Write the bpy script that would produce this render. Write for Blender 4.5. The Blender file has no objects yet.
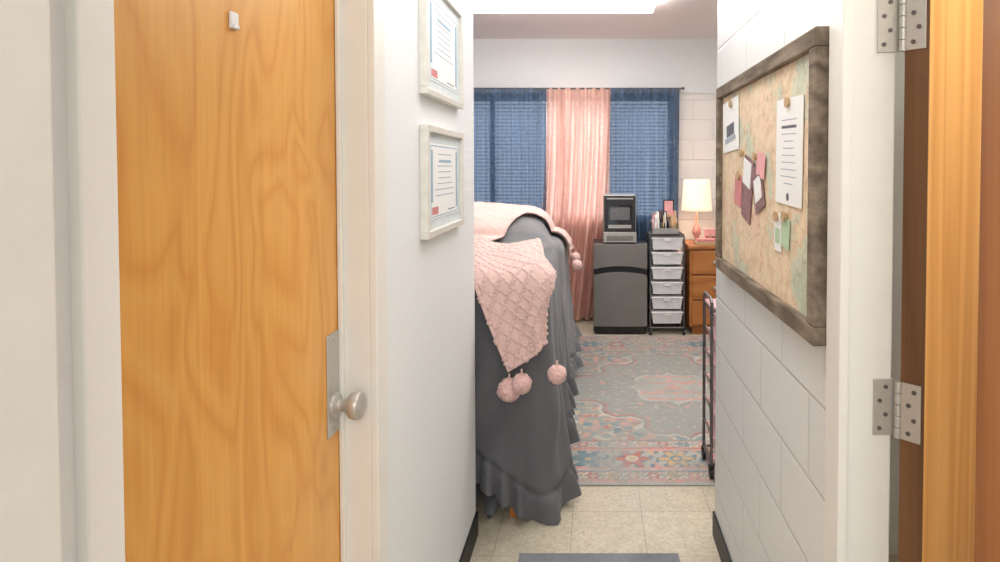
import bpy, math, random
from mathutils import Vector, Matrix, noise
random.seed(4)
PI=math.pi
sc=bpy.context.scene
COL=sc.collection
def lin(c):
    return tuple(((v/255)/12.92 if v/255<=0.04045 else (((v/255)+0.055)/1.055)**2.4) for v in c)+(1,)

# ---------------------------------------------------------------- materials
def newmat(name):
    m=bpy.data.materials.new(name); m.use_nodes=True
    nt=m.node_tree; b=nt.nodes['Principled BSDF']
    return m,nt,b
def N(nt,t,**k):
    n=nt.nodes.new(t)
    for a,v in k.items():
        setattr(n,a,v)
    return n
def L(nt,a,b): nt.links.new(a,b)
def ramp(nt,fac,stops):
    r=N(nt,'ShaderNodeValToRGB')
    e=r.color_ramp.elements
    while len(e)<len(stops): e.new(0.5)
    for i,(p,c) in enumerate(stops):
        e[i].position=p; e[i].color=c
    L(nt,fac,r.inputs[0]); return r
def coords(nt,scale=(1,1,1),kind='Object',rot=(0,0,0)):
    t=N(nt,'ShaderNodeTexCoord'); m=N(nt,'ShaderNodeMapping')
    m.inputs['Scale'].default_value=scale; m.inputs['Rotation'].default_value=rot
    L(nt,t.outputs[kind],m.inputs[0]); return m.outputs[0]
def noi(nt,vec,scale,detail=2,rough=.5,dist=0):
    n=N(nt,'ShaderNodeTexNoise'); n.inputs['Scale'].default_value=scale
    n.inputs['Detail'].default_value=detail; n.inputs['Roughness'].default_value=rough
    n.inputs['Distortion'].default_value=dist
    L(nt,vec,n.inputs['Vector']); return n.outputs['Fac']
def bump(nt,b,h,strength=.3,dist=.01):
    n=N(nt,'ShaderNodeBump'); n.inputs['Strength'].default_value=strength; n.inputs['Distance'].default_value=dist
    L(nt,h,n.inputs['Height']); L(nt,n.outputs[0],b.inputs['Normal']); return n
def math_(nt,op,a,b=None):
    n=N(nt,'ShaderNodeMath',operation=op)
    for i,v in enumerate((a,b)):
        if v is None: continue
        if isinstance(v,(int,float)): n.inputs[i].default_value=v
        else: L(nt,v,n.inputs[i])
    return n.outputs[0]
def mixc(nt,fac,a,b,mode='MIX'):
    n=N(nt,'ShaderNodeMix',data_type='RGBA',blend_type=mode)
    if isinstance(fac,(int,float)): n.inputs[0].default_value=fac
    else: L(nt,fac,n.inputs[0])
    for i,v in ((6,a),(7,b)):
        if isinstance(v,tuple): n.inputs[i].default_value=v
        else: L(nt,v,n.inputs[i])
    return n.outputs[2]
def M(name,rgb,rough=.5,metal=0,nscale=30,var=.06,bmp=0,bdist=.002,spec=.5):
    m,nt,b=newmat(name)
    c=lin(rgb); v=coords(nt); f=noi(nt,v,nscale,3)
    r=ramp(nt,f,[(.3,tuple(x*(1-var) for x in c[:3])+(1,)),(.7,tuple(min(1,x*(1+var)) for x in c[:3])+(1,))])
    L(nt,r.outputs[0],b.inputs['Base Color'])
    b.inputs['Roughness'].default_value=rough; b.inputs['Metallic'].default_value=metal
    b.inputs['Specular IOR Level'].default_value=spec
    if bmp: bump(nt,b,f,bmp,bdist)
    return m
def wood(name,light,mid,dark,sc_=(3,3,.4),rings=11,grain=(160,160,3),rough=.35,plank=None,gd=.86,dist=0):
    m,nt,b=newmat(name)
    v=coords(nt,sc_); f=noi(nt,v,1,1.5,.4,dist)
    k=math_(nt,'PINGPONG',math_(nt,'MULTIPLY',f,rings),.5)
    k=math_(nt,'MULTIPLY',k,2)
    g=noi(nt,coords(nt,grain),1,3,.6)
    big=noi(nt,coords(nt,(1.5,1.5,.5)),1.3,2)
    base=ramp(nt,k,[(0,lin(dark)),(.45,lin(mid)),(1,lin(light))]).outputs[0]
    gr=ramp(nt,g,[(.3,(gd,gd-.02,gd-.05,1)),(.65,(1.03,1.03,1.03,1))]).outputs[0]
    c=mixc(nt,1,base,gr,'MULTIPLY')
    bg=ramp(nt,big,[(.3,(.92,.90,.87,1)),(.7,(1.06,1.06,1.06,1))]).outputs[0]
    c=mixc(nt,1,c,bg,'MULTIPLY')
    if plank:
        t=N(nt,'ShaderNodeTexCoord'); s=N(nt,'ShaderNodeSeparateXYZ'); L(nt,t.outputs['Object'],s.inputs[0])
        q=math_(nt,'FLOOR',math_(nt,'DIVIDE',s.outputs[1],plank))
        w=N(nt,'ShaderNodeTexWhiteNoise',noise_dimensions='1D'); L(nt,q,w.inputs['W'])
        pr=ramp(nt,w.outputs['Value'],[(0,(.94,.93,.90,1)),(1,(1.05,1.05,1.05,1))]).outputs[0]
        c=mixc(nt,1,c,pr,'MULTIPLY')
    L(nt,c,b.inputs['Base Color']); b.inputs['Roughness'].default_value=rough
    bump(nt,b,g,.05,.001)
    return m
def blockwall(name,rgb,axis):
    m,nt,b=newmat(name)
    t=N(nt,'ShaderNodeTexCoord'); s=N(nt,'ShaderNodeSeparateXYZ'); L(nt,t.outputs['Object'],s.inputs[0])
    c=N(nt,'ShaderNodeCombineXYZ'); L(nt,s.outputs[axis],c.inputs[0]); L(nt,s.outputs[2],c.inputs[1])
    br=N(nt,'ShaderNodeTexBrick'); L(nt,c.outputs[0],br.inputs['Vector'])
    br.inputs['Scale'].default_value=1; br.inputs['Brick Width'].default_value=.4; br.inputs['Row Height'].default_value=.2
    br.inputs['Mortar Size'].default_value=.006; br.inputs['Mortar Smooth'].default_value=.6
    br.inputs['Color1'].default_value=lin(rgb); br.inputs['Color2'].default_value=lin(tuple(x-3 for x in rgb))
    br.inputs['Mortar'].default_value=lin(tuple(x-14 for x in rgb))
    L(nt,br.outputs['Color'],b.inputs['Base Color']); b.inputs['Roughness'].default_value=.4
    f=noi(nt,t.outputs['Object'],90,4,.6)
    h=math_(nt,'SUBTRACT',math_(nt,'MULTIPLY',f,.25),br.outputs['Fac'])
    bump(nt,b,h,.6,.006)
    return m

m_wall=M('painted_plaster',(227,230,230),.55,0,60,.015,.08)
m_wallR=blockwall('painted_block_side',(223,224,222),1)
m_wallB=blockwall('painted_block_back',(234,232,228),0)
m_trim=M('white_trim_paint',(228,226,218),.4,0,20,.015)
m_cream=M('cream_paint',(222,220,210),.45,0,20,.02)
m_door=wood('birch_door_veneer',(224,168,86),(220,161,78),(213,150,67),(7,7,2.3),6,(150,150,5),plank=.17,gd=.94,dist=.8)
m_doorB=wood('door_edge_wood',(240,184,108),(234,174,96),(222,158,80),(8,8,.3),5,gd=.92)
m_doorC=wood('dark_door_wood',(164,106,52),(152,94,44),(138,84,36),(8,8,.3),8)
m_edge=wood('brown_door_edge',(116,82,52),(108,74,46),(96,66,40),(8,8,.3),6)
m_black=M('black_rubber',(18,18,20),.5)
m_dark=M('dark_plastic',(28,27,27),.35)
m_nickel=M('brushed_nickel',(190,187,180),.38,.55,200,.05)
m_chrome=M('chrome',(205,205,208),.15,1,10,.02)
m_stain=M('stainless_dark',(120,116,111),.36,.25,8,.04)
m_silver=M('silver_plastic',(168,165,160),.3,.45)
m_gunmetal=M('gunmetal_tube',(104,100,100),.3,.6)
m_white=M('white_plastic',(228,226,224),.35)
m_paper=M('paper',(234,234,232),.7,0,90,.01)
m_mat=M('grey_mat_board',(206,213,214),.7)
m_ink=M('ink',(96,98,106),.7)
m_ink2=M('faint_ink',(156,168,182),.7)
m_red=M('red_print',(204,132,134),.7)
m_blue=M('blue_print',(150,176,194),.7)
m_green=M('green_tag',(176,200,168),.7)
m_tan=M('tan_cork_pin',(188,160,122),.7)
m_pinkp=M('pink_plastic',(232,170,170),.4)
m_photo=M('photo_print',(130,96,96),.35,0,60,.6)
m_oak=wood('oak_dresser',(186,122,64),(176,110,54),(160,96,44),(.5,3,3),10,(4,160,160),.4)
m_bedwood=wood('bed_frame_wood',(200,130,62),(188,116,50),(170,100,40),(6,6,.5),8)
m_weather=wood('weathered_wood',(146,132,114),(126,113,98),(104,92,78),(9,3,9),5,(60,8,60),.9,gd=.6)
m_champ=M('champagne_frame',(222,219,210),.35,.15)
m_matt=M('mattress',(210,208,204),.8)
m_glassbl=M('dark_glass',(30,30,32),.08)
m_ice=M('ice_maker_inside',(96,96,96),.3,0,80,.35)
m_blind,nt,b=newmat('blind_slats')
f=noi(nt,coords(nt),20,2)
L(nt,ramp(nt,f,[(.3,lin((222,228,236))),(.7,lin((230,236,242)))]).outputs[0],b.inputs['Base Color'])
tl=N(nt,'ShaderNodeBsdfTranslucent'); tl.inputs[0].default_value=lin((226,232,240))
mx=N(nt,'ShaderNodeMixShader'); mx.inputs[0].default_value=.35
L(nt,b.outputs[0],mx.inputs[1]); L(nt,tl.outputs[0],mx.inputs[2]); L(nt,mx.outputs[0],nt.nodes['Material Output'].inputs[0])

def fabric(name,rgb,scale=500,var=.1,rough=.9,bs=.35,sheen=.3):
    m,nt,b=newmat(name); c=lin(rgb)
    v=coords(nt); f=noi(nt,v,scale,2); g=noi(nt,v,6,3)
    a=ramp(nt,g,[(.3,tuple(x*(1-var) for x in c[:3])+(1,)),(.7,tuple(x*(1+var) for x in c[:3])+(1,))]).outputs[0]
    L(nt,a,b.inputs['Base Color']); b.inputs['Roughness'].default_value=rough
    b.inputs['Sheen Weight'].default_value=sheen
    bump(nt,b,f,bs,.002); return m
m_gray=fabric('charcoal_coverlet_cloth',(98,98,101),300,.07,sheen=.12)
m_gray2=fabric('grey_comforter_cloth',(122,122,124),300,.07,sheen=.15)
m_knit=fabric('pink_knit_yarn',(226,192,184),300,.04,.95,.9,.2)
m_pom=fabric('pom_pom_yarn',(230,188,180),260,.08,.95,1,.3)
m_doormat=fabric('doormat_pile',(122,124,130),260,.22,.95,1)

def sheer(name,rgb,tr,transl):
    m,nt,b=newmat(name); out=nt.nodes['Material Output']
    c=lin(rgb)
    f=noi(nt,coords(nt,(30,30,.6)),2,3)
    col=ramp(nt,f,[(.3,tuple(x*.75 for x in c[:3])+(1,)),(.7,tuple(min(1,x*1.2) for x in c[:3])+(1,))]).outputs[0]
    d=N(nt,'ShaderNodeBsdfDiffuse'); t=N(nt,'ShaderNodeBsdfTranslucent'); p=N(nt,'ShaderNodeBsdfTransparent')
    L(nt,col,d.inputs[0]); L(nt,col,t.inputs[0])
    p.inputs[0].default_value=tuple(.45+.55*x for x in c[:3])+(1,)
    m1=N(nt,'ShaderNodeMixShader'); m1.inputs[0].default_value=transl; L(nt,d.outputs[0],m1.inputs[1]); L(nt,t.outputs[0],m1.inputs[2])
    m2=N(nt,'ShaderNodeMixShader'); m2.inputs[0].default_value=tr; L(nt,m1.outputs[0],m2.inputs[1]); L(nt,p.outputs[0],m2.inputs[2])
    L(nt,m2.outputs[0],out.inputs[0]); return m
m_navy=sheer('navy_sheer',(100,124,154),.25,.4)
m_pinkc=sheer('pink_sheer',(248,200,186),.08,.5)

def emis(name,rgb,s):
    m,nt,b=newmat(name); b.inputs['Base Color'].default_value=lin(rgb)
    b.inputs['Emission Color'].default_value=lin(rgb); b.inputs['Emission Strength'].default_value=s; return m
m_tube=emis('fluorescent_diffuser',(255,250,246),13)
m_shade=emis('lamp_shade_lit',(255,226,194),.65)

m_ceil,nt,b=newmat('textured_ceiling')
v=coords(nt); f=noi(nt,v,120,4,.7)
L(nt,ramp(nt,f,[(.35,lin((236,224,222))),(.65,lin((250,244,242)))]).outputs[0],b.inputs['Base Color']); b.inputs['Roughness'].default_value=.9
bump(nt,b,f,.4,.006)
m_floor,nt,b=newmat('vinyl_tile')
t=N(nt,'ShaderNodeTexCoord')
mp=N(nt,'ShaderNodeMapping'); mp.inputs['Location'].default_value=(.09,.1,0); L(nt,t.outputs['Object'],mp.inputs[0])
br=N(nt,'ShaderNodeTexBrick'); br.offset=0; L(nt,mp.outputs[0],br.inputs['Vector'])
br.inputs['Scale'].default_value=1; br.inputs['Brick Width'].default_value=.305; br.inputs['Row Height'].default_value=.305
br.inputs['Mortar Size'].default_value=.0016; br.inputs['Mortar Smooth'].default_value=.3
br.inputs['Color1'].default_value=lin((206,198,178)); br.inputs['Color2'].default_value=lin((198,189,168)); br.inputs['Mortar'].default_value=lin((160,151,132))
sp=noi(nt,t.outputs['Object'],60,6,.8); sp2=noi(nt,t.outputs['Object'],14,6,.7)
c=mixc(nt,1,br.outputs['Color'],ramp(nt,sp,[(.40,(.80,.77,.72,1)),(.54,(1.02,1.02,1.02,1))]).outputs[0],'MULTIPLY')
c=mixc(nt,1,c,ramp(nt,sp2,[(.35,(.88,.87,.84,1)),(.62,(1.04,1.04,1.04,1))]).outputs[0],'MULTIPLY')
L(nt,c,b.inputs['Base Color']); b.inputs['Roughness'].default_value=.32
m_map,nt,b=newmat('vintage_map_print')
v=coords(nt)
f=noi(nt,v,5.5,6,.6); f2=noi(nt,v,30,4,.7)
c=ramp(nt,f,[(.34,lin((188,196,176))),(.44,lin((206,204,180))),(.48,lin((222,196,164))),(.56,lin((228,210,180))),(.64,lin((228,196,172)))]).outputs[0]
vo=N(nt,'ShaderNodeTexVoronoi',feature='DISTANCE_TO_EDGE'); vo.inputs['Scale'].default_value=15
n_=N(nt,'ShaderNodeTexNoise'); n_.inputs['Scale'].default_value=12; n_.inputs['Detail'].default_value=4; L(nt,v,n_.inputs['Vector'])
wv=mixc(nt,.12,v,n_.outputs['Color']); L(nt,wv,vo.inputs['Vector'])
c=mixc(nt,1,c,ramp(nt,vo.outputs['Distance'],[(0,(.78,.68,.60,1)),(.03,(1,1,1,1))]).outputs[0],'MULTIPLY')
c=mixc(nt,1,c,ramp(nt,f2,[(.35,(.84,.79,.73,1)),(.5,(1,1,1,1))]).outputs[0],'MULTIPLY')
L(nt,c,b.inputs['Base Color']); b.inputs['Roughness'].default_value=.6
m_rug,nt,b=newmat('woven_rug')
a=N(nt,'ShaderNodeVertexColor'); a.layer_name='Col'
f=noi(nt,coords(nt),220,2)
c=mixc(nt,1,a.outputs[0],ramp(nt,f,[(.3,(.84,.84,.84,1)),(.7,(1.1,1.1,1.1,1))]).outputs[0],'MULTIPLY')
L(nt,c,b.inputs['Base Color']); b.inputs['Roughness'].default_value=.95; bump(nt,b,f,.6,.004)

# ---------------------------------------------------------------- mesh builder
class MB:
    def __init__(s): s.v=[];s.f=[];s.m=[];s.sm=[]
    def add(s,vs,fs,mi=0,smooth=False,mat=None):
        o=len(s.v)
        for p in vs:
            p=Vector(p)
            if mat is not None: p=mat@p
            s.v.append(p)
        for f in fs:
            s.f.append([i+o for i in f]); s.m.append(mi); s.sm.append(smooth)
    def box(s,x0,x1,y0,y1,z0,z1,mi=0,mat=None):
        vs=[(x,y,z) for x in (x0,x1) for y in (y0,y1) for z in (z0,z1)]
        s.add(vs,[(0,1,3,2),(4,6,7,5),(0,4,5,1),(2,3,7,6),(0,2,6,4),(1,5,7,3)],mi,False,mat)
    def taper(s,x0,x1,y0,y1,z0,z1,k,mi=0):
        cx=(x0+x1)/2;cy=(y0+y1)/2
        vs=[]
        for x in (x0,x1):
            for y in (y0,y1):
                for z in (z0,z1):
                    q=k if z==z0 else 1
                    vs.append((cx+(x-cx)*q,cy+(y-cy)*q,z))
        s.add(vs,[(0,1,3,2),(4,6,7,5),(0,4,5,1),(2,3,7,6),(0,2,6,4),(1,5,7,3)],mi)
    def cyl(s,p0,p1,r0,r1=None,n=16,mi=0,cap=True,mat=None):
        r1=r0 if r1 is None else r1
        p0=Vector(p0);p1=Vector(p1);d=(p1-p0).normalized()
        a=d.orthogonal().normalized();b_=d.cross(a)
        vs=[];fs=[]
        for p,r in ((p0,r0),(p1,r1)):
            for i in range(n):
                t=2*PI*i/n; vs.append(p+(a*math.cos(t)+b_*math.sin(t))*r)
        for i in range(n): fs.append((i,(i+1)%n,n+(i+1)%n,n+i))
        s.add(vs,fs,mi,True,mat)
        if cap:
            s.add(vs[:n],[tuple(range(n))[::-1]],mi,False,mat); s.add(vs[n:],[tuple(range(n))],mi,False,mat)
    def tube(s,pts,r,n=10,mi=0):
        for i in range(len(pts)-1): s.cyl(pts[i],pts[i+1],r,r,n,mi)
        for p in pts[1:-1]: s.sph(p,r,n,6,mi)
    def lathe(s,prof,c,n=28,mi=0,axis='z'):
        vs=[];fs=[]
        for (r,h) in prof:
            for i in range(n):
                t=2*PI*i/n
                if axis=='z': vs.append((c[0]+r*math.cos(t),c[1]+r*math.sin(t),c[2]+h))
                else: vs.append((c[0]+h,c[1]+r*math.cos(t),c[2]+r*math.sin(t)))
        k=len(prof)
        for j in range(k-1):
            for i in range(n): fs.append((j*n+i,j*n+(i+1)%n,(j+1)*n+(i+1)%n,(j+1)*n+i))
        s.add(vs,fs,mi,True)
        s.add(vs[:n],[tuple(range(n))],mi); s.add(vs[-n:],[tuple(range(n))],mi)
    def sph(s,c,r,n=16,k=10,mi=0,nz=0,sc_=(1,1,1)):
        vs=[];fs=[]
        for j in range(k+1):
            ph=PI*j/k
            for i in range(n):
                t=2*PI*i/n
                d=Vector((math.sin(ph)*math.cos(t),math.sin(ph)*math.sin(t),math.cos(ph)))
                rr=r*(1+(nz*noise.noise(d*14+Vector(c)*50) if nz else 0)+(nz*.8*random.uniform(-1,1) if nz and 0<j<k else 0))
                vs.append((c[0]+d.x*rr*sc_[0],c[1]+d.y*rr*sc_[1],c[2]+d.z*rr*sc_[2]))
        for j in range(k):
            for i in range(n): fs.append((j*n+i,(j+1)*n+i,(j+1)*n+(i+1)%n,j*n+(i+1)%n))
        s.add(vs,fs,mi,True)
    def grid(s,fn,nu,nv,mi=0,loop=False):
        vs=[fn(i/nu,j/nv) for j in range(nv+1) for i in range(nu if loop else nu+1)]
        w=nu if loop else nu+1; fs=[]
        for j in range(nv):
            for i in range(nu):
                i2=(i+1)%w if loop else i+1
                fs.append((j*w+i,j*w+i2,(j+1)*w+i2,(j+1)*w+i))
        s.add(vs,fs,mi,True)
    def build(s,name,mats,parent=None,bevel=0,solid=0,weld=False):
        me=bpy.data.meshes.new(name); me.from_pydata([tuple(v) for v in s.v],[],s.f)
        for m in mats: me.materials.append(m)
        me.polygons.foreach_set('material_index',s.m); me.polygons.foreach_set('use_smooth',s.sm)
        me.update()
        ob=bpy.data.objects.new(name,me); COL.objects.link(ob)
        if parent: ob.parent=parent
        if bevel:
            bv=ob.modifiers.new('bevel','BEVEL'); bv.width=bevel; bv.segments=2; bv.limit_method='ANGLE'; bv.angle_limit=math.radians(50)
        if solid:
            so=ob.modifiers.new('solid','SOLIDIFY'); so.thickness=solid
        return ob
def empty(name):
    e=bpy.data.objects.new(name,None); COL.objects.link(e); e.empty_display_size=.1; return e
def boxes(name,bl,mats,bevel=0,parent=None):
    b=MB()
    for q in bl: b.box(*q)
    return b.build(name,mats,parent,bevel)

# ---------------------------------------------------------------- shell
YE=2.47; YB=6.05
boxes('floor',[(-2.7,2.6,-2.2,YB+.1,-.1,0)],[m_floor])
boxes('ceiling',[(-2.7,2.6,YE,YB+.1,2.8,2.9)],[m_ceil])
boxes('ceiling_hall',[(-2.7,2.6,-.6,YE,2.45,2.9)],[m_ceil])
boxes('wall_left',[(-.62,-.486,1.330,YE,0,2.45),(-.62,-.486,.5,.592,0,2.45),(-.62,-.486,.592,1.330,2.082,2.45)],[m_wall])
boxes('wall_right',[(.505,.598,1.262,YE,0,2.45),(.505,.598,.70,1.262,2.11,2.45)],[m_wallR])
boxes('wall_front',[(-2.6,-.62,YE-.12,YE,0,2.8),(.598,2.6,YE-.12,YE,0,2.8)],[m_wall])
boxes('wall_room_left',[(-2.7,-2.6,YE,YB,0,2.8)],[m_wall])
boxes('wall_room_right',[(2.5,2.6,YE,YB,0,2.8)],[m_wall])
WX0,WX1,WZ0,WZ1=-1.9,.80,1.0,2.24
boxes('wall_back',[(-2.7,WX0,YB,YB+.12,0,2.26),(WX1,2.6,YB,YB+.12,0,2.26),(WX0,WX1,YB,YB+.12,0,WZ0),(WX0,WX1,YB,YB+.12,WZ1,2.26)],[m_wallB])
boxes('wall_back_upper',[(-2.7,2.6,YB-.02,YB+.12,2.26,2.8)],[m_wall])
boxes('wall_entry_left',[(-.9,-.444,.28,.5,0,2.45)],[m_cream],.004)
boxes('wall_closet',[(1.6,1.7,.2,YE-.12,0,2.45),(.61,1.6,.2,.3,0,2.45)],[m_cream])
boxes('wall_closet_left',[(-1.3,-1.2,.5,YE-.12,0,2.45)],[m_cream])
boxes('baseboard_left',[(-.486,-.478,1.39,YE+.008,0,.1)],[m_black])
boxes('baseboard_right',[(.497,.505,1.27,YE+.008,0,.1)],[m_black])
boxes('baseboard_back',[(-2.6,2.5,YB-.01,YB,0,.1)],[m_black])
boxes('trim_1',[(-.61,-.490,1.319,1.336,0,2.1),(-.490,-.474,1.319,1.385,0,2.1),(-.490,-.474,.560,.604,0,2.1),(-.61,-.490,.588,.604,0,2.1),(-.61,-.474,.604,1.319,2.07,2.09),
   (-.555,-.545,1.306,1.3195,0,2.07)],[m_trim],.002)
e=empty('door_1')
boxes('leaf',[(-.60,-.556,.605,1.3185,.008,2.065)],[m_door],.0015,e)
b=MB()
ky=1.283; kz=1.085
b.box(-.556,-.552,ky-.034,ky+.022,kz-.125,kz+.092)
b.lathe([(.026,0),(.026,.005),(.013,.010),(.012,.022),(.018,.028),(.027,.036),(.030,.046),(.028,.055),(.018,.060),(.004,.061)],(-.552,ky-.002,kz-.065),28,0,'x')
b.cyl((-.553,ky-.006,kz+.078),(-.5505,ky-.006,kz+.078),.004,n=10); b.cyl((-.553,ky-.006,kz-.112),(-.5505,ky-.006,kz-.112),.004,n=10)
b.build('knob_plate',[m_nickel],e,.0012)
b=MB(); b.box(-.556,-.551,.928,.948,1.742,1.768); b.box(-.551,-.548,.931,.945,1.742,1.749); b.build('adhesive_hook',[m_white],e,.0015)

boxes('trim_2',[(.493,.512,1.2,1.272,0,2.12),(.512,.604,1.212,1.268,0,2.12),(.493,.512,.70,1.2,2.08,2.12)],[m_trim],.003)
e=empty('door_2')
A=Vector((.613,1.197,0)); Bp=Vector((.645,1.163,0)); ex=(Bp-A).normalized(); ey=Vector((-ex.y,ex.x,0))
if ey.x<0: ey=-ey
Mx=Matrix(((ex.x,ey.x,0,A.x),(ex.y,ey.y,0,A.y),(0,0,1,0),(0,0,0,1)))
b=MB(); b.box(0,.046,0.002,.72,.01,2.06,0,Mx); b.build('leaf',[m_doorB],e,.001)
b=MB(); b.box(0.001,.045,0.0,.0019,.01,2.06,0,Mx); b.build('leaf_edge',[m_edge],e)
b=MB()
for hz in (1.045,1.815,.25):
    b.box(.566,.609,1.208,1.2125,hz-.057,hz+.057,0)
    for k in (-.042,-.014,.014,.042):
        b.cyl((.578+(.012 if k in(-.014,.042) else 0),1.209,hz+k),(.578+(.012 if k in(-.014,.042) else 0),1.2065,hz+k),.0045,n=10,mi=1)
    for k in range(5):
        b.cyl((.611,1.199,hz-.057+k*.0229),(.611,1.199,hz-.057+k*.0229+.0215),.0075,n=14,mi=0)
    b.box(.004,.040,-.004,-.0005,hz-.057,hz+.057,0,Mx)
    for k in (-.042,-.014,.014,.042):
        u=.018+(.010 if k in(-.014,.042) else 0)
        b.cyl((u,-.0035,hz+k),(u,-.006,hz+k),.0045,n=10,mi=1,mat=Mx)
b.build('hinges',[m_nickel,m_gunmetal],e,.0006)
e=empty('door_3')
boxes('leaf',[(.448,.492,.02,.70,.01,2.06)],[m_doorC],.001,e)

# ---------------------------------------------------------------- framed certificates
def certificate(y0,y1,z0,z1,idx):
    e=empty('framed_certificate')
    x=-.486; b=MB(); w=.02
    b.box(x,x+.024,y0,y1,z0,z0+w,0); b.box(x,x+.024,y0,y1,z1-w,z1,0)
    b.box(x,x+.024,y0,y0+w,z0+w,z1-w,0); b.box(x,x+.024,y1-w,y1,z0+w,z1-w,0)
    b.build('frame',[m_champ],e,.002)
    b=MB(); b.box(x,x+.012,y0+w,y1-w,z0+w,z1-w,0)
    p0,p1,q0,q1=y0+.06,y1-.06,z0+.05,z1-.05
    b.box(x+.012,x+.0135,p0,p1,q0,q1,1)
    for k in range(8):
        zz=q1-.03-k*.018; l=(p1-p0)*random.uniform(.2,.36); c=(p0+p1)/2
        b.box(x+.0135,x+.014,c-l,c+l,zz-(.0025 if k!=1 else .009),zz,5 if k!=1 else 2)
    b.box(x+.0135,x+.014,p0+.02,p0+.09,q0+.012,q0+.035,3)
    b.box(x+.0135,x+.014,p0+.012,p0+.03,q0+.05,q1-.02,2)
    b.box(x+.0135,x+.014,p1-.03,p1-.012,q0+.02,q1-.02,2)
    b.box(x+.0135,x+.014,p1-.14,p1-.05,q0+.016,q0+.019,4)
    for (ya,yb,za,zb) in ((p0+.006,p1-.006,q1-.009,q1-.006),(p0+.006,p1-.006,q0+.005,q0+.008),(p0+.006,p0+.010,q0+.008,q1-.009),(p1-.010,p1-.006,q0+.008,q1-.009)):
        b.box(x+.0135,x+.014,ya,yb,za,zb,2)
    b.build('print',[m_mat,m_paper,m_blue,m_red,m_ink,m_ink2],e)
certificate(1.695,2.17,1.325,1.650,0)
certificate(1.695,2.17,1.735,2.08,1)

# ---------------------------------------------------------------- map pin board
e=empty('map_pin_board')
y0,y1,z0,z1=1.285,2.32,1.145,1.828; x1=.505; xf=.470; w=.042
b=MB(); b.box(xf,x1,y0,y1,z0,z0+w); b.box(xf,x1,y0,y1,z1-w,z1); b.box(xf,x1,y0,y0+w,z0+w,z1-w); b.box(xf,x1,y1-w,y1,z0+w,z1-w)
b.build('frame',[m_weather],e,.004)
b=MB(); b.box(.488,x1,y0+w,y1-w,z0+w,z1-w,0); b.build('map',[m_map],e)
b=MB()
def pap(ya,yb,za,zb,mi,rot=0,x=.486,lines=0,lmi=3):
    c=Vector((x,(ya+yb)/2,(za+zb)/2)); R=Matrix.Translation(c)@Matrix.Rotation(rot,4,'X')
    hy=abs(yb-ya)/2; hz=abs(zb-za)/2
    b.box(-.001,.001,-hy,hy,-hz,hz,mi,R)
    for k in range(lines):
        z=hz*(.6-1.2*k/max(1,lines-1)); l=hy*random.uniform(.3,.62); th=.0035 if k==1 else .0010
        b.box(-.0015,-.001,-l,l,z-th,z+th,lmi if k==1 else 7,R)
    if lines: 
        b.cyl(R@Vector((-.0010,0,-hz*.85)),R@Vector((-.0016,0,-hz*.85)),.010,n=16,mi=3)
pap(1.40,1.60,1.435,1.70,0,.03,.485,10)
pap(2.02,2.255,1.585,1.765,0,-.05,.485,0); pap(2.08,2.19,1.64,1.68,3,-.1,.4835); pap(2.06,2.21,1.62,1.635,7,-.1,.4835)
pap(1.84,1.95,1.36,1.56,4,.25,.484); pap(1.85,1.94,1.47,1.55,0,.25,.4825); pap(1.72,1.82,1.40,1.54,4,-.35,.483); pap(1.735,1.805,1.43,1.50,0,-.35,.482)
pap(1.97,2.06,1.40,1.50,5,.1,.484); pap(1.70,1.78,1.50,1.57,6,.2,.482)
pap(1.555,1.61,1.31,1.41,0,0,.485); pap(1.49,1.545,1.325,1.40,1,.1,.4845); pap(1.56,1.60,1.33,1.37,1,0,.4838)
for (y,z) in ((1.50,1.69),(1.97,1.575),(1.585,1.40),(1.80,1.56),(2.12,1.75),(1.52,1.405),(2.0,1.5)):
    b.cyl((.486,y,z),(.476,y,z),.010,.014,n=16,mi=2)
b.build('pinned_papers',[m_paper,m_green,m_tan,m_ink,m_photo,m_red,m_pinkp,m_ink2],e)

# ---------------------------------------------------------------- ceiling fixture
e=empty('fluorescent_ceiling_light')
boxes('housing',[(-1.35,.47,4.40,4.68,2.775,2.8)],[m_white],.004,e)
b=MB(); b.box(-1.34,.465,4.38,4.72,2.720,2.775); b.build('diffuser',[m_tube],e,.012)

# ---------------------------------------------------------------- window
b=MB()
fr=.05
b.box(WX0,WX1,YB,YB+.1,WZ0,WZ0+fr); b.box(WX0,WX1,YB,YB+.1,WZ1-fr,WZ1)
for x in (WX0,-1.03,-.33,.12,WX1-fr): b.box(x,x+fr,YB,YB+.1,WZ0+fr,WZ1-fr)
b.box(WX0-.03,WX1+.03,YB-.05,YB,WZ0-.03,WZ0)
b.build('window_1',[m_trim],None,.003)
def blinds(xa,xb):
    b=MB(); b.box(xa,xb,YB-.045,YB-.005,2.2,2.235)
    z=2.185
    while z>1.04:
        R=Matrix.Translation(((xa+xb)/2,YB-.026,z))@Matrix.Rotation(math.radians(28),4,'X')
        b.box(-(xb-xa)/2,(xb-xa)/2,-.0125,.0125,-.0008,.0008,0,R); z-=.036
    for x in (xa+.12,xb-.12): b.cyl((x,YB-.024,1.04),(x,YB-.024,2.2),.0012,n=6)
    b.box(xa,xb,YB-.038,YB-.012,1.025,1.04)
    b.build('window_blinds',[m_blind])
blinds(WX0+.01,-.42); blinds(.16,WX1-.01)
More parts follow.
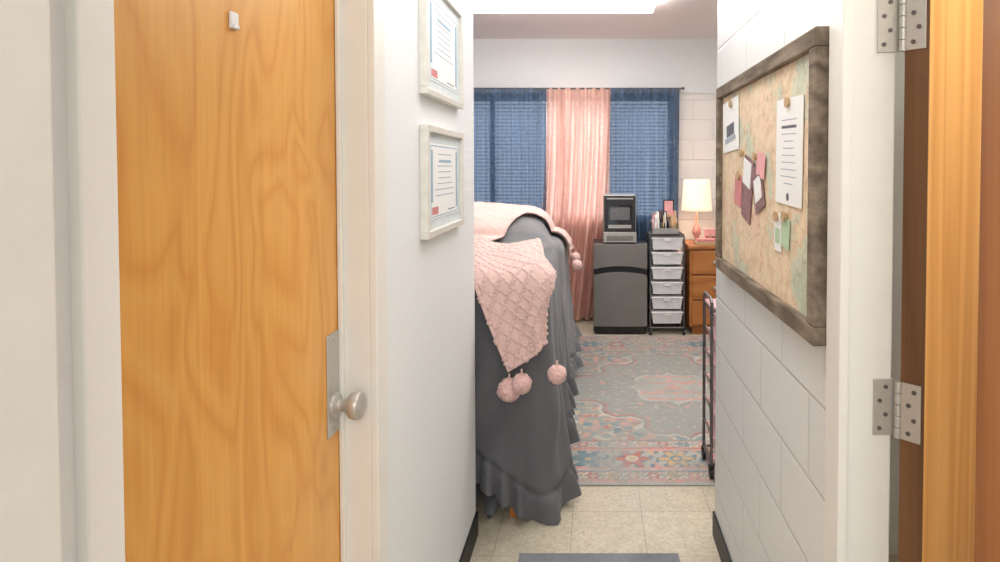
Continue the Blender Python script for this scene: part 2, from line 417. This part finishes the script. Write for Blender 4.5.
def curtain(xa,xb,mat,period,amp,zt,zb,ph,shift=0):
    def fn(u,v):
        x=xa+(xb-xa)*u+shift*v*v
        xx=(xb-xa)*u
        w=math.sin(2*PI*xx/period+ph+1.2*noise.noise(Vector((u*5,v*1.2,ph))))
        w2=noise.noise(Vector((u*18,v*1.5,ph+3)))
        return (x+.016*w2,YB-.125+amp*(.45+.55*min(1,v*3))*w+.022*w2,zt+(zb-zt)*v)
    b=MB(); b.grid(fn,int((xb-xa)/.006),60)
    return b.build('curtain',[mat])
curtain(-1.95,-.455,m_navy,.085,.045,2.30,.06,0)
curtain(-.46,.175,m_pinkc,.085,.045,2.30,.03,1.3,-.15)
curtain(.165,.845,m_navy,.085,.045,2.30,.06,2.1)
b=MB(); b.cyl((-2.0,YB-.125,2.295),(.87,YB-.125,2.295),.008,n=12); b.sph((.88,YB-.125,2.295),.016); b.sph((-2.01,YB-.125,2.295),.016)
for x in (-1.98,-.5,.85): b.box(x-.006,x+.006,YB-.13,YB-.02,2.275,2.30)
b.build('curtain_rod',[m_gunmetal])

# ---------------------------------------------------------------- beds
def outline(s,x0,x1,y0,y1,rc):
    W=x1-x0-2*rc; D=y1-y0-2*rc; q=PI/2*rc; P=2*W+2*D+4*q
    s%=P
    segs=[('l',W,(x0+rc,y0),(1,0),(0,-1)),('c',q,(x1-rc,y0+rc),-PI/2,None),('l',D,(x1,y0+rc),(0,1),(1,0)),('c',q,(x1-rc,y1-rc),0,None),
          ('l',W,(x1-rc,y1),(-1,0),(0,1)),('c',q,(x0+rc,y1-rc),PI/2,None),('l',D,(x0,y1-rc),(0,-1),(-1,0)),('c',q,(x0+rc,y0+rc),PI,None)]
    for k in segs:
        if s<=k[1]+1e-9:
            if k[0]=='l': return Vector((k[2][0]+k[3][0]*s,k[2][1]+k[3][1]*s)),Vector(k[4])
            a=k[3]+s/rc; n=Vector((math.cos(a),math.sin(a))); return Vector(k[2])+n*rc,n
        s-=k[1]
    return Vector((x0+rc,y0)),Vector((0,-1))
def flare(drop,n,cfg): 
    return (cfg['ff']*max(0,-n[1])+cfg['fr']*max(0,n[0])+.03*max(0,n[1]))*drop**1.3
def dome(x,y,c):
    u=(x-(c['x0']+c['x1'])/2)/((c['x1']-c['x0'])/2); v=(y-(c['y0']+c['y1'])/2)/((c['y1']-c['y0'])/2)
    u=max(-1,min(1,u)); v=max(-1,min(1,v))
    return c['dome']*((1-abs(u)**c.get('pw',6))*(1-v*v))**.6
def coverlet(c,mat,parent):
    x0,x1,y0,y1,r,zt=c['x0'],c['x1'],c['y0'],c['y1'],c['r'],c['zt']; rc=c['rc']
    P=2*(x1-x0-2*rc)+2*(y1-y0-2*rc)+2*PI*rc
    n=int(P/.0075); cx,cy=(x0+x1)/2,(y0+y1)/2
    ct=14; ce=6; cs=34; cr=12; tot=ct+ce+cs+cr
    cor=Vector((x1,y0))
    RH=c['rh']
    def zb(p):
        d=(p-cor).length
        return c['zb0']+(c['zb1']-c['zb0'])*min(1,d/.42)**c.get('zp',1.2) + .012*noise.noise(Vector((p.x*6,p.y*6,2)))
    def fn(u,v):
        j=round(v*tot); s=u*P
        p,nn=outline(s,x0,x1,y0,y1,rc)
        if j<=ct:
            k=(j/ct)**.8; q=Vector((cx,cy))+(p-Vector((cx,cy)))*k
            return (q.x,q.y,zt+dome(q.x,q.y,c)+.006*noise.noise(Vector((q.x*5,q.y*5,0))))
        if j<=ct+ce:
            a=(j-ct)/ce*PI/2
            q=p+nn*r*math.sin(a); return (q.x,q.y,zt-r*(1-math.cos(a)))
        zz=zb(p); top=zt-r; H=top-(zz+RH)
        fw=noise.noise(Vector((s*1.3,7,c['seed'])))
        per=.21
        def off(t):
            drop=H*t
            sl=s+.24*t
            ph=2*PI*sl/per+2.5*fw
            wv=(1-abs(math.sin(ph/2))*1.6)+.5*math.sin(2*PI*sl/.12+4*noise.noise(Vector((s*2,t*1.2,c['seed']))))
            return r+flare(drop,nn,c)+c['fold']*(t**1.0)*(wv+.4)+.02*t*noise.noise(Vector((sl*8,t*3,1)))
        if j<=ct+ce+cs:
            t=(j-ct-ce)/cs; q=p+nn*off(t)
            return (q.x,q.y,top-H*t)
        t=(j-ct-ce-cs)/cr
        hf=math.sin(2*PI*s/.066+3*noise.noise(Vector((s*5,3,1))))
        pinch=-.016*math.exp(-((t-.12)/.07)**2)
        q=p+nn*(off(1)+.018*math.sin(t*PI*.5)+pinch+.034*(t**.55)*hf+.010*(t)*math.sin(2*PI*s/.031))
        return (q.x+nn.y*.012*t*math.cos(2*PI*s/.066),q.y,max(.004,zz+RH*(1-t)+.010*t*hf))
    b=MB(); b.grid(fn,n,tot,0,True)
    return b.build('coverlet',[mat],parent)
def drape(fx,fy,c,eps):
    x0,x1,y0,y1,r,zt=c['x0'],c['x1'],c['y0'],c['y1'],c['r'],c['zt']
    bx=min(max(fx,x0),x1); by=min(max(fy,y0),y1)
    d=Vector((fx-bx,fy-by)); D=d.length
    z0=zt+dome(bx,by,c)*(1 if D==0 else 0)
    if D<1e-6: return Vector((fx,fy,z0+eps)),Vector((0,0,1))
    n=d/D
    if D<r*PI/2: a=D/r; off=r*math.sin(a); dr=r*(1-math.cos(a)); nv=Vector((n.x*math.sin(a),n.y*math.sin(a),math.cos(a)))
    else: off=r; dr=r+D-r*PI/2; nv=Vector((n.x,n.y,0))
    off+=flare(dr,n,c)+1.9*c['fold']*min(1,dr)**1.0
    p=Vector((bx+n.x*off,by+n.y*off,zt-dr))
    return p+nv*eps,nv
def throw(name,c,keys,width,length,poms,nu=150,nv=420):
    def fl(u,v):
        for i in range(len(keys)-1):
            if v<=keys[i+1][0]+1e-9:
                a=keys[i];bb=keys[i+1]; t=(v-a[0])/(bb[0]-a[0]); 
                l=Vector(a[1]).lerp(Vector(bb[1]),t); r=Vector(a[2]).lerp(Vector(bb[2]),t); return l.lerp(r,u)
        return Vector(keys[-1][1]).lerp(Vector(keys[-1][2]),u)
    def sm(x): x=max(0,min(1,x)); return x*x*(3-2*x)
    def fn(u,v):
        q=fl(u,v); 
        a=u*width; l=v*length
        A=abs(math.sin(PI*(a/.085+l/.12))); B=abs(math.sin(PI*(a/.085-l/.12)))
        rel=.0055*max(sm(1-A*3.2),sm(1-B*3.2))
        rope=.0018*math.sin(2*PI*l/.022+(3 if A<B else 0))*(1 if min(A,B)<.3 else 0)
        fold=.014*math.sin(u*8+v*3+2*noise.noise(Vector((u*2,v*4,1))))
        hem=.006*(1 if min(u,1-u)*width<.018 or (1-v)*length<.02 else 0)
        p,n=drape(q.x,q.y,c,.020+rel+rope+fold+hem+.003*noise.noise(Vector((a*9,l*9,4))))
        return p
    b=MB(); b.grid(fn,nu,nv)
    e=empty(name)
    b.build('knit',[m_knit],e,0,.008)
    b=MB()
    for (x,y,z,r) in poms:
        b.sph((x,y,z),r,44,30,0,.13)
        b.cyl((x,y,z+r*.6),(x-.0,y+.005,z+r+.02),.004,n=6)
    b.build('pom_poms',[m_pom],e)
    return e
def bed(c,mat):
    e=empty('bed')
    x0,x1,y0,y1,zt=c['x0'],c['x1'],c['y0'],c['y1'],c['zt']
    b=MB(); b.box(x0+.02,x1-.03,y0+.03,y1-.03,zt-.22,zt-.02); b.build('mattress',[m_matt],e,.04)
    b=MB(); px=c['px']
    for xx in (x0+.03,px):
        for yy in (y0-.03,y1-.06): b.box(xx,xx+.085,yy,yy+.06,0.007 if yy>2.8 else 0,.80)
    b.box(x0+.03,px+.075,y0+.0,y0+.03,zt-.32,zt-.23); b.box(x0+.03,px+.075,y1-.03,y1,zt-.32,zt-.23)
    b.box(px+.02,px+.05,y0,y1,zt-.36,zt-.23); b.box(x0+.04,x0+.07,y0,y1,zt-.36,zt-.23)
    b.box(px+.02,px+.05,y0,y1,.22,.30)
    b.build('frame',[m_bedwood],e,.004)
    coverlet(c,mat,e)
    return e
c1=dict(x0=-2.3,x1=-.245,y0=2.63,y1=3.48,r=.05,zt=1.065,rc=.05,dome=.03,ff=.015,fr=.075,fold=.021,zb0=-.03,zb1=.27,zp=.8,rh=.135,seed=1.0,px=-.365)
c2=dict(x0=-2.3,x1=-.31,y0=4.12,y1=5.05,r=.10,zt=1.02,rc=.12,dome=.20,pw=8,ff=.05,fr=.07,fold=.022,zb0=.03,zb1=.12,rh=.11,seed=5.0,px=-.44)
bed(c1,m_gray); bed(c2,m_gray2)
throw('knit_throw_blanket',c1,[(0,(-.86,3.56),(-.32,3.56)),(.55,(-.56,2.67),(-.205,2.68)),(.63,(-.52,2.60),(-.185,2.60)),(1,(-.36,2.20),(-.075,2.36))],.46,1.5,
      [(-.350,2.50,.60,.046),(-.295,2.475,.635,.040),(-.150,2.50,.665,.038)])
throw('knit_throw_blanket',c2,[(0,(-1.7,3.90),(-1.5,4.95)),(.45,(-.80,4.00),(-.9,5.0)),(.55,(-.62,4.08),(-.76,4.95)),(.68,(-.49,4.34),(-.57,4.92)),(.85,(-.32,4.42),(-.35,4.9)),(1,(-.11,4.46),(-.14,4.85))],.60,1.9,
      [(-.12,4.48,.80,.04),(-.14,4.85,.80,.04)],120,320)
b=MB(); b.box(-1.4,-.80,2.75,3.3,.0,.3); b.box(-1.42,-.78,2.73,3.32,.3,.33); b.build('storage_bin',[m_dark],None,.01)
def shoe(x,y):
    b=MB()
    def fn(u,v):
        t=2*PI*u; L_=.13; k=v
        wx=.042*(1-.25*math.cos(PI*k)) ; prof=math.sin(PI*min(1,max(0,k*.96+.02)))**.35
        h=.055+.035*k
        return (x+math.cos(t)*wx*prof,y-L_+2*L_*k,max(.0,h*prof*(.5+.5*math.sin(t))))
    b.grid(fn,20,16,0,True); b.build('slipper',[m_gray2])
shoe(-.45,2.72); shoe(-.56,2.68)

# ---------------------------------------------------------------- rug
RX0,RX1,RY0,RY1=-.75,1.85,2.86,5.42
def rugcol(x,y):
    wx=noise.noise(Vector((x*14,y*14,7)))*.014; wy=noise.noise(Vector((x*14,y*14,17)))*.014
    cx=(RX0+RX1)/2; cy=(RY0+RY1)/2; a=(RX1-RX0)/2; bb=(RY1-RY0)/2
    ax=abs(x-cx)+wx; ay=abs(y-cy)+wy; e=min(a-ax,bb-ay)
    ty=(a-ax)<(bb-ay); tang=(y-cy) if ty else (x-cx)
    G=(148,150,144);Cc=(200,191,178);P=(210,152,140);R=(190,112,102);T=(104,134,148);Y=(202,168,124);DG=(120,124,126);LG=(174,173,165)
    def mot(t,q,per,h,cols):
        k=math.floor(t/per); lt=(t-(k+.5)*per)/(per/2); lq=q/h
        r=math.hypot(lt,lq); th=math.atan2(lq,lt)
        pet=.60+.22*math.cos(6*th)
        i=int(k)%len(cols)
        if r<.16: return Y
        if r<.30: return T if i%2 else Cc
        if r<pet: return cols[i]
        if r<pet+.1: return DG
        if math.sin(lt*9)*math.sin(lq*7)>.6: return T
        if abs(lq)>.8: return P
        if r>1.05: return P if i%2 else Y
        return None
    if e<.025: col=LG
    elif e<.04: col=P
    elif e<.125: col=mot(tang,e-.085,.10,.04,[R,Y,P]) or Cc
    elif e<.137: col=T
    elif e<.15: col=Cc
    elif e<.37: col=mot(tang,e-.26,.23,.108,[P,T,R,Y]) or LG
    elif e<.382: col=R
    elif e<.46: col=mot(tang,e-.4225,.11,.037,[P,Y,R,T]) or Cc
    elif e<.472: col=DG
    else:
        col=G
        m=ax/(a*.62)+ay/(bb*.62)
        m+=.07*math.sin(ax*26)+.07*math.sin(ay*26)
        h1=noise.noise(Vector((ax*16,ay*16,31))); h2=noise.noise(Vector((ax*16,ay*16,51)))
        h3=noise.noise(Vector((ax*30,ay*30,11)))
        if m<.16: col=P
        elif m<.40: col=LG if h1<.1 else P
        elif m<.46: col=Cc
        elif m<.98: col=G if h3<.28 else (P if h1>0 else LG)
        elif m<1.03: col=R
        elif m<1.08: col=DG
        elif m<1.14: col=Cc
        else:
            if h1>.22: col=P
            elif h2>.25: col=T
            elif h3>.3: col=Y
            elif h1<-.28: col=Cc
            elif h2<-.32: col=R
    n=noise.fractal(Vector((x*4,y*4,0)),.6,2,5)
    n2=noise.noise(Vector((x*60,y*60,3)))
    n3=noise.noise(Vector((x*18,y*18,9)))
    w=min(.95,max(.10,.46+.42*n+.30*n2+.35*n3))
    base=(156,157,151)
    return tuple(base[i]*w+col[i]*(1-w) for i in range(3))
nx,ny=420,420
vs=[];cols=[]
for j in range(ny+1):
    for i in range(nx+1):
        x=RX0+(RX1-RX0)*i/nx; y=RY0+(RY1-RY0)*j/ny
        vs.append((x,y,.007)); cols.append(lin(rugcol(x,y)))
fs=[(j*(nx+1)+i,j*(nx+1)+i+1,(j+1)*(nx+1)+i+1,(j+1)*(nx+1)+i) for j in range(ny) for i in range(nx)]
me=bpy.data.meshes.new('area_rug')
o=len(vs); vs+=[(RX0,RY0,0),(RX1,RY0,0),(RX1,RY1,0),(RX0,RY1,0)]; cols+=[lin((150,146,140))]*4
q=[0,nx,(nx+1)*(ny+1)-1,(nx+1)*ny]
for k in range(4): fs.append((o+k,o+(k+1)%4,q[(k+1)%4],q[k]))
me.from_pydata(vs,[],fs)
ca=me.color_attributes.new('Col','FLOAT_COLOR','POINT')
ca.data.foreach_set('color',[c for q in cols for c in q])
me.materials.append(m_rug)
ob=bpy.data.objects.new('area_rug',me); COL.objects.link(ob)
b=MB(); b.box(-.29,.335,1.85,2.345,0,.008)
for k in range(40):
    x=-.282+k*.0156; b.box(x,x+.009,1.86,2.335,.008,.012)
b.build('doormat',[m_doormat])

# ---------------------------------------------------------------- mini fridge
e=empty('mini_fridge'); X0,X1,Y0,Y1=.005,.492,5.45,5.84
boxes('cabinet',[(X0,X1,Y0+.06,Y1,.02,.835)],[m_dark],.006,e)
boxes('kick_plate',[(X0+.01,X1-.01,Y0+.03,Y0+.06,.015,.075)],[m_dark],.003,e)
b=MB()
def archdoor(z0,z1,a0,a1):
    n=24; vs=[];fs=[]
    for i in range(n+1):
        u=i/n; x=X0+(X1-X0)*u; k=1-(2*u-1)**2
        bow=-.012*k
        for yy in (Y0+.058,Y0+.012+bow): 
            vs.append((x,yy,z0+a0*k)); vs.append((x,yy,z1+a1*k))
    for i in range(n):
        o=i*4; p=o+4
        fs+= [(o+2,p+2,p+3,o+3),(o+1,o+3,p+3,p+1),(o,p,p+2,o+2),(o,o+1,p+1,p)]
    fs+=[(0,2,3,1),(n*4,n*4+1,n*4+3,n*4+2)]
    b.add(vs,fs,0,False)
archdoor(.60,.83,.030,0); archdoor(.08,.545,0,.03)
b.build('doors',[m_stain],e,.003)
b=MB()
n=20
for i in range(n):
    u=i/n;u2=(i+1)/n
    def zz(u): return .553+.03*(1-(2*u-1)**2)
    xa=X0+.004+(X1-X0-.008)*u; xb=X0+.004+(X1-X0-.008)*u2
    b.add([(xa,Y0+.03,zz(u)),(xb,Y0+.03,zz(u2)),(xb,Y0+.03,zz(u2)+.04),(xa,Y0+.03,zz(u)+.04)],[(0,1,2,3)],0)
b.box(X0+.01,X1-.01,Y0+.035,Y0+.06,.54,.64)
b.build('handle_channel',[m_black],e)
for k,(x,y) in enumerate(((X0+.04,Y0+.1),(X1-.04,Y0+.1),(X0+.04,Y1-.04),(X1-.04,Y1-.04))):
    b=MB(); b.cyl((x,y,0),(x,y,.025),.015); b.build('foot_%d'%(k+1),[m_black],e)
e=empty('countertop_ice_maker'); a0,a1,d0,d1,z=.095,.395,5.50,5.83,.835
b=MB(); b.box(a0,a1,d0+.02,d1,z+.01,z+.44,0); b.build('body',[m_silver],e,.012)
b=MB(); b.box(a0+.008,a1-.008,d0+.004,d0+.022,z+.345,z+.432); b.box(a0+.008,a0+.040,d0+.004,d0+.022,z+.13,z+.345); b.box(a1-.040,a1-.008,d0+.004,d0+.022,z+.13,z+.345); b.box(a0+.008,a1-.008,d0+.004,d0+.022,z+.10,z+.13)
b.build('black_fascia',[m_dark],e,.002)
b=MB(); b.box(a0+.036,a1-.036,d0+.014,d0+.0195,z+.13,z+.35,0); b.box(a0+.06,a1-.06,d0+.010,d0+.014,z+.21,z+.325,1); b.box(a0+.045,a1-.045,d0+.006,d0+.014,z+.135,z+.165,2); b.box(a0+.03,a1-.03,d0+.001,d0+.004,z+.40,z+.412,2); b.build('ice_window',[m_glassbl,m_ice,m_silver],e)
b=MB(); b.box(a0,a1,d0-.03,d0+.02,z+.01,z+.10,0); b.box(a0+.03,a1-.03,d0-.034,d0-.03,z+.025,z+.07,1); b.box(a0+.02,a1-.02,d0-.02,d0+.0,z+.1,z+.104,1)
b.build('drip_tray',[m_silver,m_stain],e,.006)
b=MB(); b.box(a0+.02,a1-.02,d0+.02,d1-.02,z,z+.012); b.build('base',[m_black],e)

# ---------------------------------------------------------------- carts
def cart(name,x0,x1,y0,y1,zb,tiers,th,wall,rail,dm,zt):
    e=empty(name)
    b=MB()
    for x in (x0,x1):
        for y in (y0,y1):
            b.cyl((x,y,zb+.06),(x,y,zt),.008,n=10)
        b.tube([(x,y0,zt),(x,y0+.03,zt+.02),(x,y1-.03,zt+.02),(x,y1,zt)],.008)
        b.cyl((x,y0,zb+.07),(x,y1,zb+.07),.007,n=8)
        for k in range(tiers+1):
            b.box(x-.005,x+.005,y0,y1,zb+.10+k*th-.006,zb+.10+k*th)
    for y in (y0,y1): b.cyl((x0,y,zb+.07),(x1,y,zb+.07),.007,n=8); b.cyl((x0,y,zb+.09+tiers*th),(x1,y,zb+.09+tiers*th),.006,n=8)
    b.build('frame',[rail],e)
    b=MB()
    for k in range(tiers):
        zc=zb+.105+k*th
        h=th*.74
        b.taper(x0+.014,x1-.014,y0-.012,y1-.01,zc,zc+h,.90,0)
        b.box(x0+.006,x1-.006,y0-.020,y1,zc+h,zc+h+.010,1)
        b.box((x0+x1)/2-.03,(x0+x1)/2+.03,y0-.022,y0-.016,zc+h-.022,zc+h-.002,1)
    b.build('drawers',[dm,m_white if dm!=m_pinkdr else dm],e,.004)
    b=MB(); b.box(x0,x1,y0,y1,zb+.10+tiers*th,zb+.108+tiers*th); b.build('top_shelf',[wall],e)
    b=MB()
    for x in (x0,x1):
        for y in (y0,y1):
            b.cyl((x-.009,y,zb+.025),(x+.009,y,zb+.025),.025,n=18); b.box(x-.012,x+.012,y-.012,y+.012,zb+.045,zb+.065)
    b.build('casters',[m_black],e)
    return e
m_traydr=M('frosted_drawer',(222,221,220),.3)
m_pinkdr=M('pink_drawer',(226,182,186),.35)
cart('drawer_cart',.52,.825,5.46,5.80,0,6,.135,m_dark,m_gunmetal,m_traydr,.89)
cart('rolling_cart',.578,.90,2.92,3.12,.007,6,.122,m_pinkdr,m_gunmetal,m_pinkdr,.865)
e=empty('makeup_organizer')
b=MB(); 
for x in (.54,.62,.70,.78): b.box(x,x+.003,5.50,5.66,.922,1.02)
b.box(.54,.783,5.50,5.66,.919,.922); b.box(.54,.783,5.657,5.66,.922,1.04); b.box(.54,.783,5.50,5.503,.922,.97)
b.build('tray',[m_silver],e)
b=MB()
for k in range(26):
    x=.555+random.random()*.21; y=5.515+random.random()*.13; h=random.uniform(.08,.22); r=random.uniform(.009,.018); mi=random.randrange(5)
    b.lathe([(r,0),(r,h*.6),(r*.55,h*.68),(r*.55,h),(r*.3,h)],(x,y,.923),12,mi)
b.build('bottles',[m_black,m_pinkp,m_white,m_red,m_tan],e)
def pframe(xa,xb,y,za,zb,fm):
    e=empty('photo_frame'); w=.010
    b=MB(); b.box(xa,xb,y,y+.012,za,za+w); b.box(xa,xb,y,y+.012,zb-w,zb); b.box(xa,xa+w,y,y+.012,za+w,zb-w); b.box(xb-w,xb,y,y+.012,za+w,zb-w)
    b.build('frame',[fm],e,.001)
    b=MB(); b.box(xa+w,xb-w,y+.004,y+.010,za+w,zb-w,0); cx=(xa+xb)/2
    b.box(xa+w,xb-w,y+.003,y+.004,(za+zb)/2,zb-w,1); b.sph((cx,y+.003,(za+zb)/2),.016,12,8,2,0,(1,.1,1)); b.build('photo',[m_photo,m_pinkp,m_tan],e)
pframe(.665,.765,5.71,.919,1.22,m_dark)
pframe(.555,.645,5.71,.919,1.10,m_silver)

# ---------------------------------------------------------------- dresser
e=empty('dresser'); x0,x1,y0,y1=.875,1.75,5.43,5.88
boxes('carcass',[(x0,x1,y0+.02,y1,.08,.79),(x0+.03,x1-.03,y0+.06,y1-.02,0,.08)],[m_oak],.004,e)
boxes('top',[(x0-.015,x1+.015,y0-.01,y1+.01,.79,.82)],[m_oak],.005,e)
bl=[]
for k in range(3):
    bl.append((x0+.02,x1-.02,y0,y0+.02,.10+k*.23,.10+k*.23+.215))
boxes('drawer_fronts',bl,[m_oak],.006,e)
b=MB()
for k in range(3):
    for xx in (x0+.22,x1-.22):
        z=.10+k*.23+.11; b.cyl((xx,y0-.022,z),(xx,y0,z),.012,n=12); b.sph((xx,y0-.024,z),.016)
b.build('knobs',[m_nickel],e)
e=empty('table_lamp'); lx,ly=.975,5.68
b=MB(); b.lathe([(.05,0),(.05,.01),(.02,.02),(.022,.05),(.04,.08),(.042,.11),(.03,.15),(.012,.18),(.010,.28)],(lx,ly,.82),28)
b.build('base',[M('blush_ceramic',(206,150,136),.2)],e)
b=MB()
b.grid(lambda u,v:(lx+(.118+.022*v)*math.cos(2*PI*u),ly+(.118+.022*v)*math.sin(2*PI*u),1.41-.29*v),40,6,0,True)
b.cyl((lx,ly,1.08),(lx,ly,1.36),.004,n=8,mi=1)
b.build('shade',[m_shade,m_nickel],e,0,.003)
b=MB(); b.box(.93,1.12,5.46,5.55,.82,.85,0); b.box(.95,1.11,5.47,5.55,.85,.875,1); b.build('stacked_books',[m_tan,m_red],None,.003)
pframe(1.04,1.15,5.62,.82,.95,m_pinkp)

# ---------------------------------------------------------------- lights
def area(name,loc,rot,sx,sy,p,col=(1,1,1)):
    l=bpy.data.lights.new(name,'AREA'); l.shape='RECTANGLE'; l.size=sx; l.size_y=sy; l.energy=p; l.color=col
    o=bpy.data.objects.new(name,l); o.location=loc; o.rotation_euler=rot; COL.objects.link(o); return o
area('hall_fill',(0,1.6,2.43),(0,0,0),.5,1.2,8,(1,.99,.98))  # added fill over the short hall, no fixture modelled
area('rear_fill',(0,-1.3,2.3),(math.radians(35),0,0),1.4,.8,24,(1,.985,.965))  # added fill from behind the camera, tilted into the hall
area('room_fill',(.6,3.4,2.78),(0,0,0),1.6,.6,30,(1,.985,.97))  # added fill to brighten the room, separate from the fluorescent fixture
area('closet_fill',(1.1,.9,2.4),(0,0,0),.4,.4,10,(1,.95,.88))  # added unseen light that brightens the open door's face
l=bpy.data.lights.new('lamp_bulb','POINT'); l.energy=3.2; l.color=(1,.78,.56); l.shadow_soft_size=.04
o=bpy.data.objects.new('lamp_bulb',l); o.location=(lx+.03,ly,1.2); COL.objects.link(o)
l=bpy.data.lights.new('sun','SUN'); l.energy=3.2; l.angle=math.radians(40); l.color=(.96,.98,1)
o=bpy.data.objects.new('sun',l); o.location=(0,9,5); o.rotation_euler=(math.radians(-58),0,math.radians(8)); COL.objects.link(o)
w=bpy.data.worlds.new('world'); sc.world=w; w.use_nodes=True
bg=w.node_tree.nodes['Background']; bg.inputs[0].default_value=(.88,.94,1,1); bg.inputs[1].default_value=1.3

# ---------------------------------------------------------------- camera
cam=bpy.data.cameras.new('camera'); co=bpy.data.objects.new('camera',cam); COL.objects.link(co)
co.location=(0,0,1.53); p=math.radians(1.5)
co.rotation_euler=(PI/2-p,0,0)
cam.sensor_width=36; cam.lens=36*.6*1.008; cam.shift_x=-.093; cam.shift_y=-(.114-.6*math.tan(p))
cam.clip_start=.02
sc.camera=co
sc.view_settings.view_transform='Standard'
sc.view_settings.exposure=.3
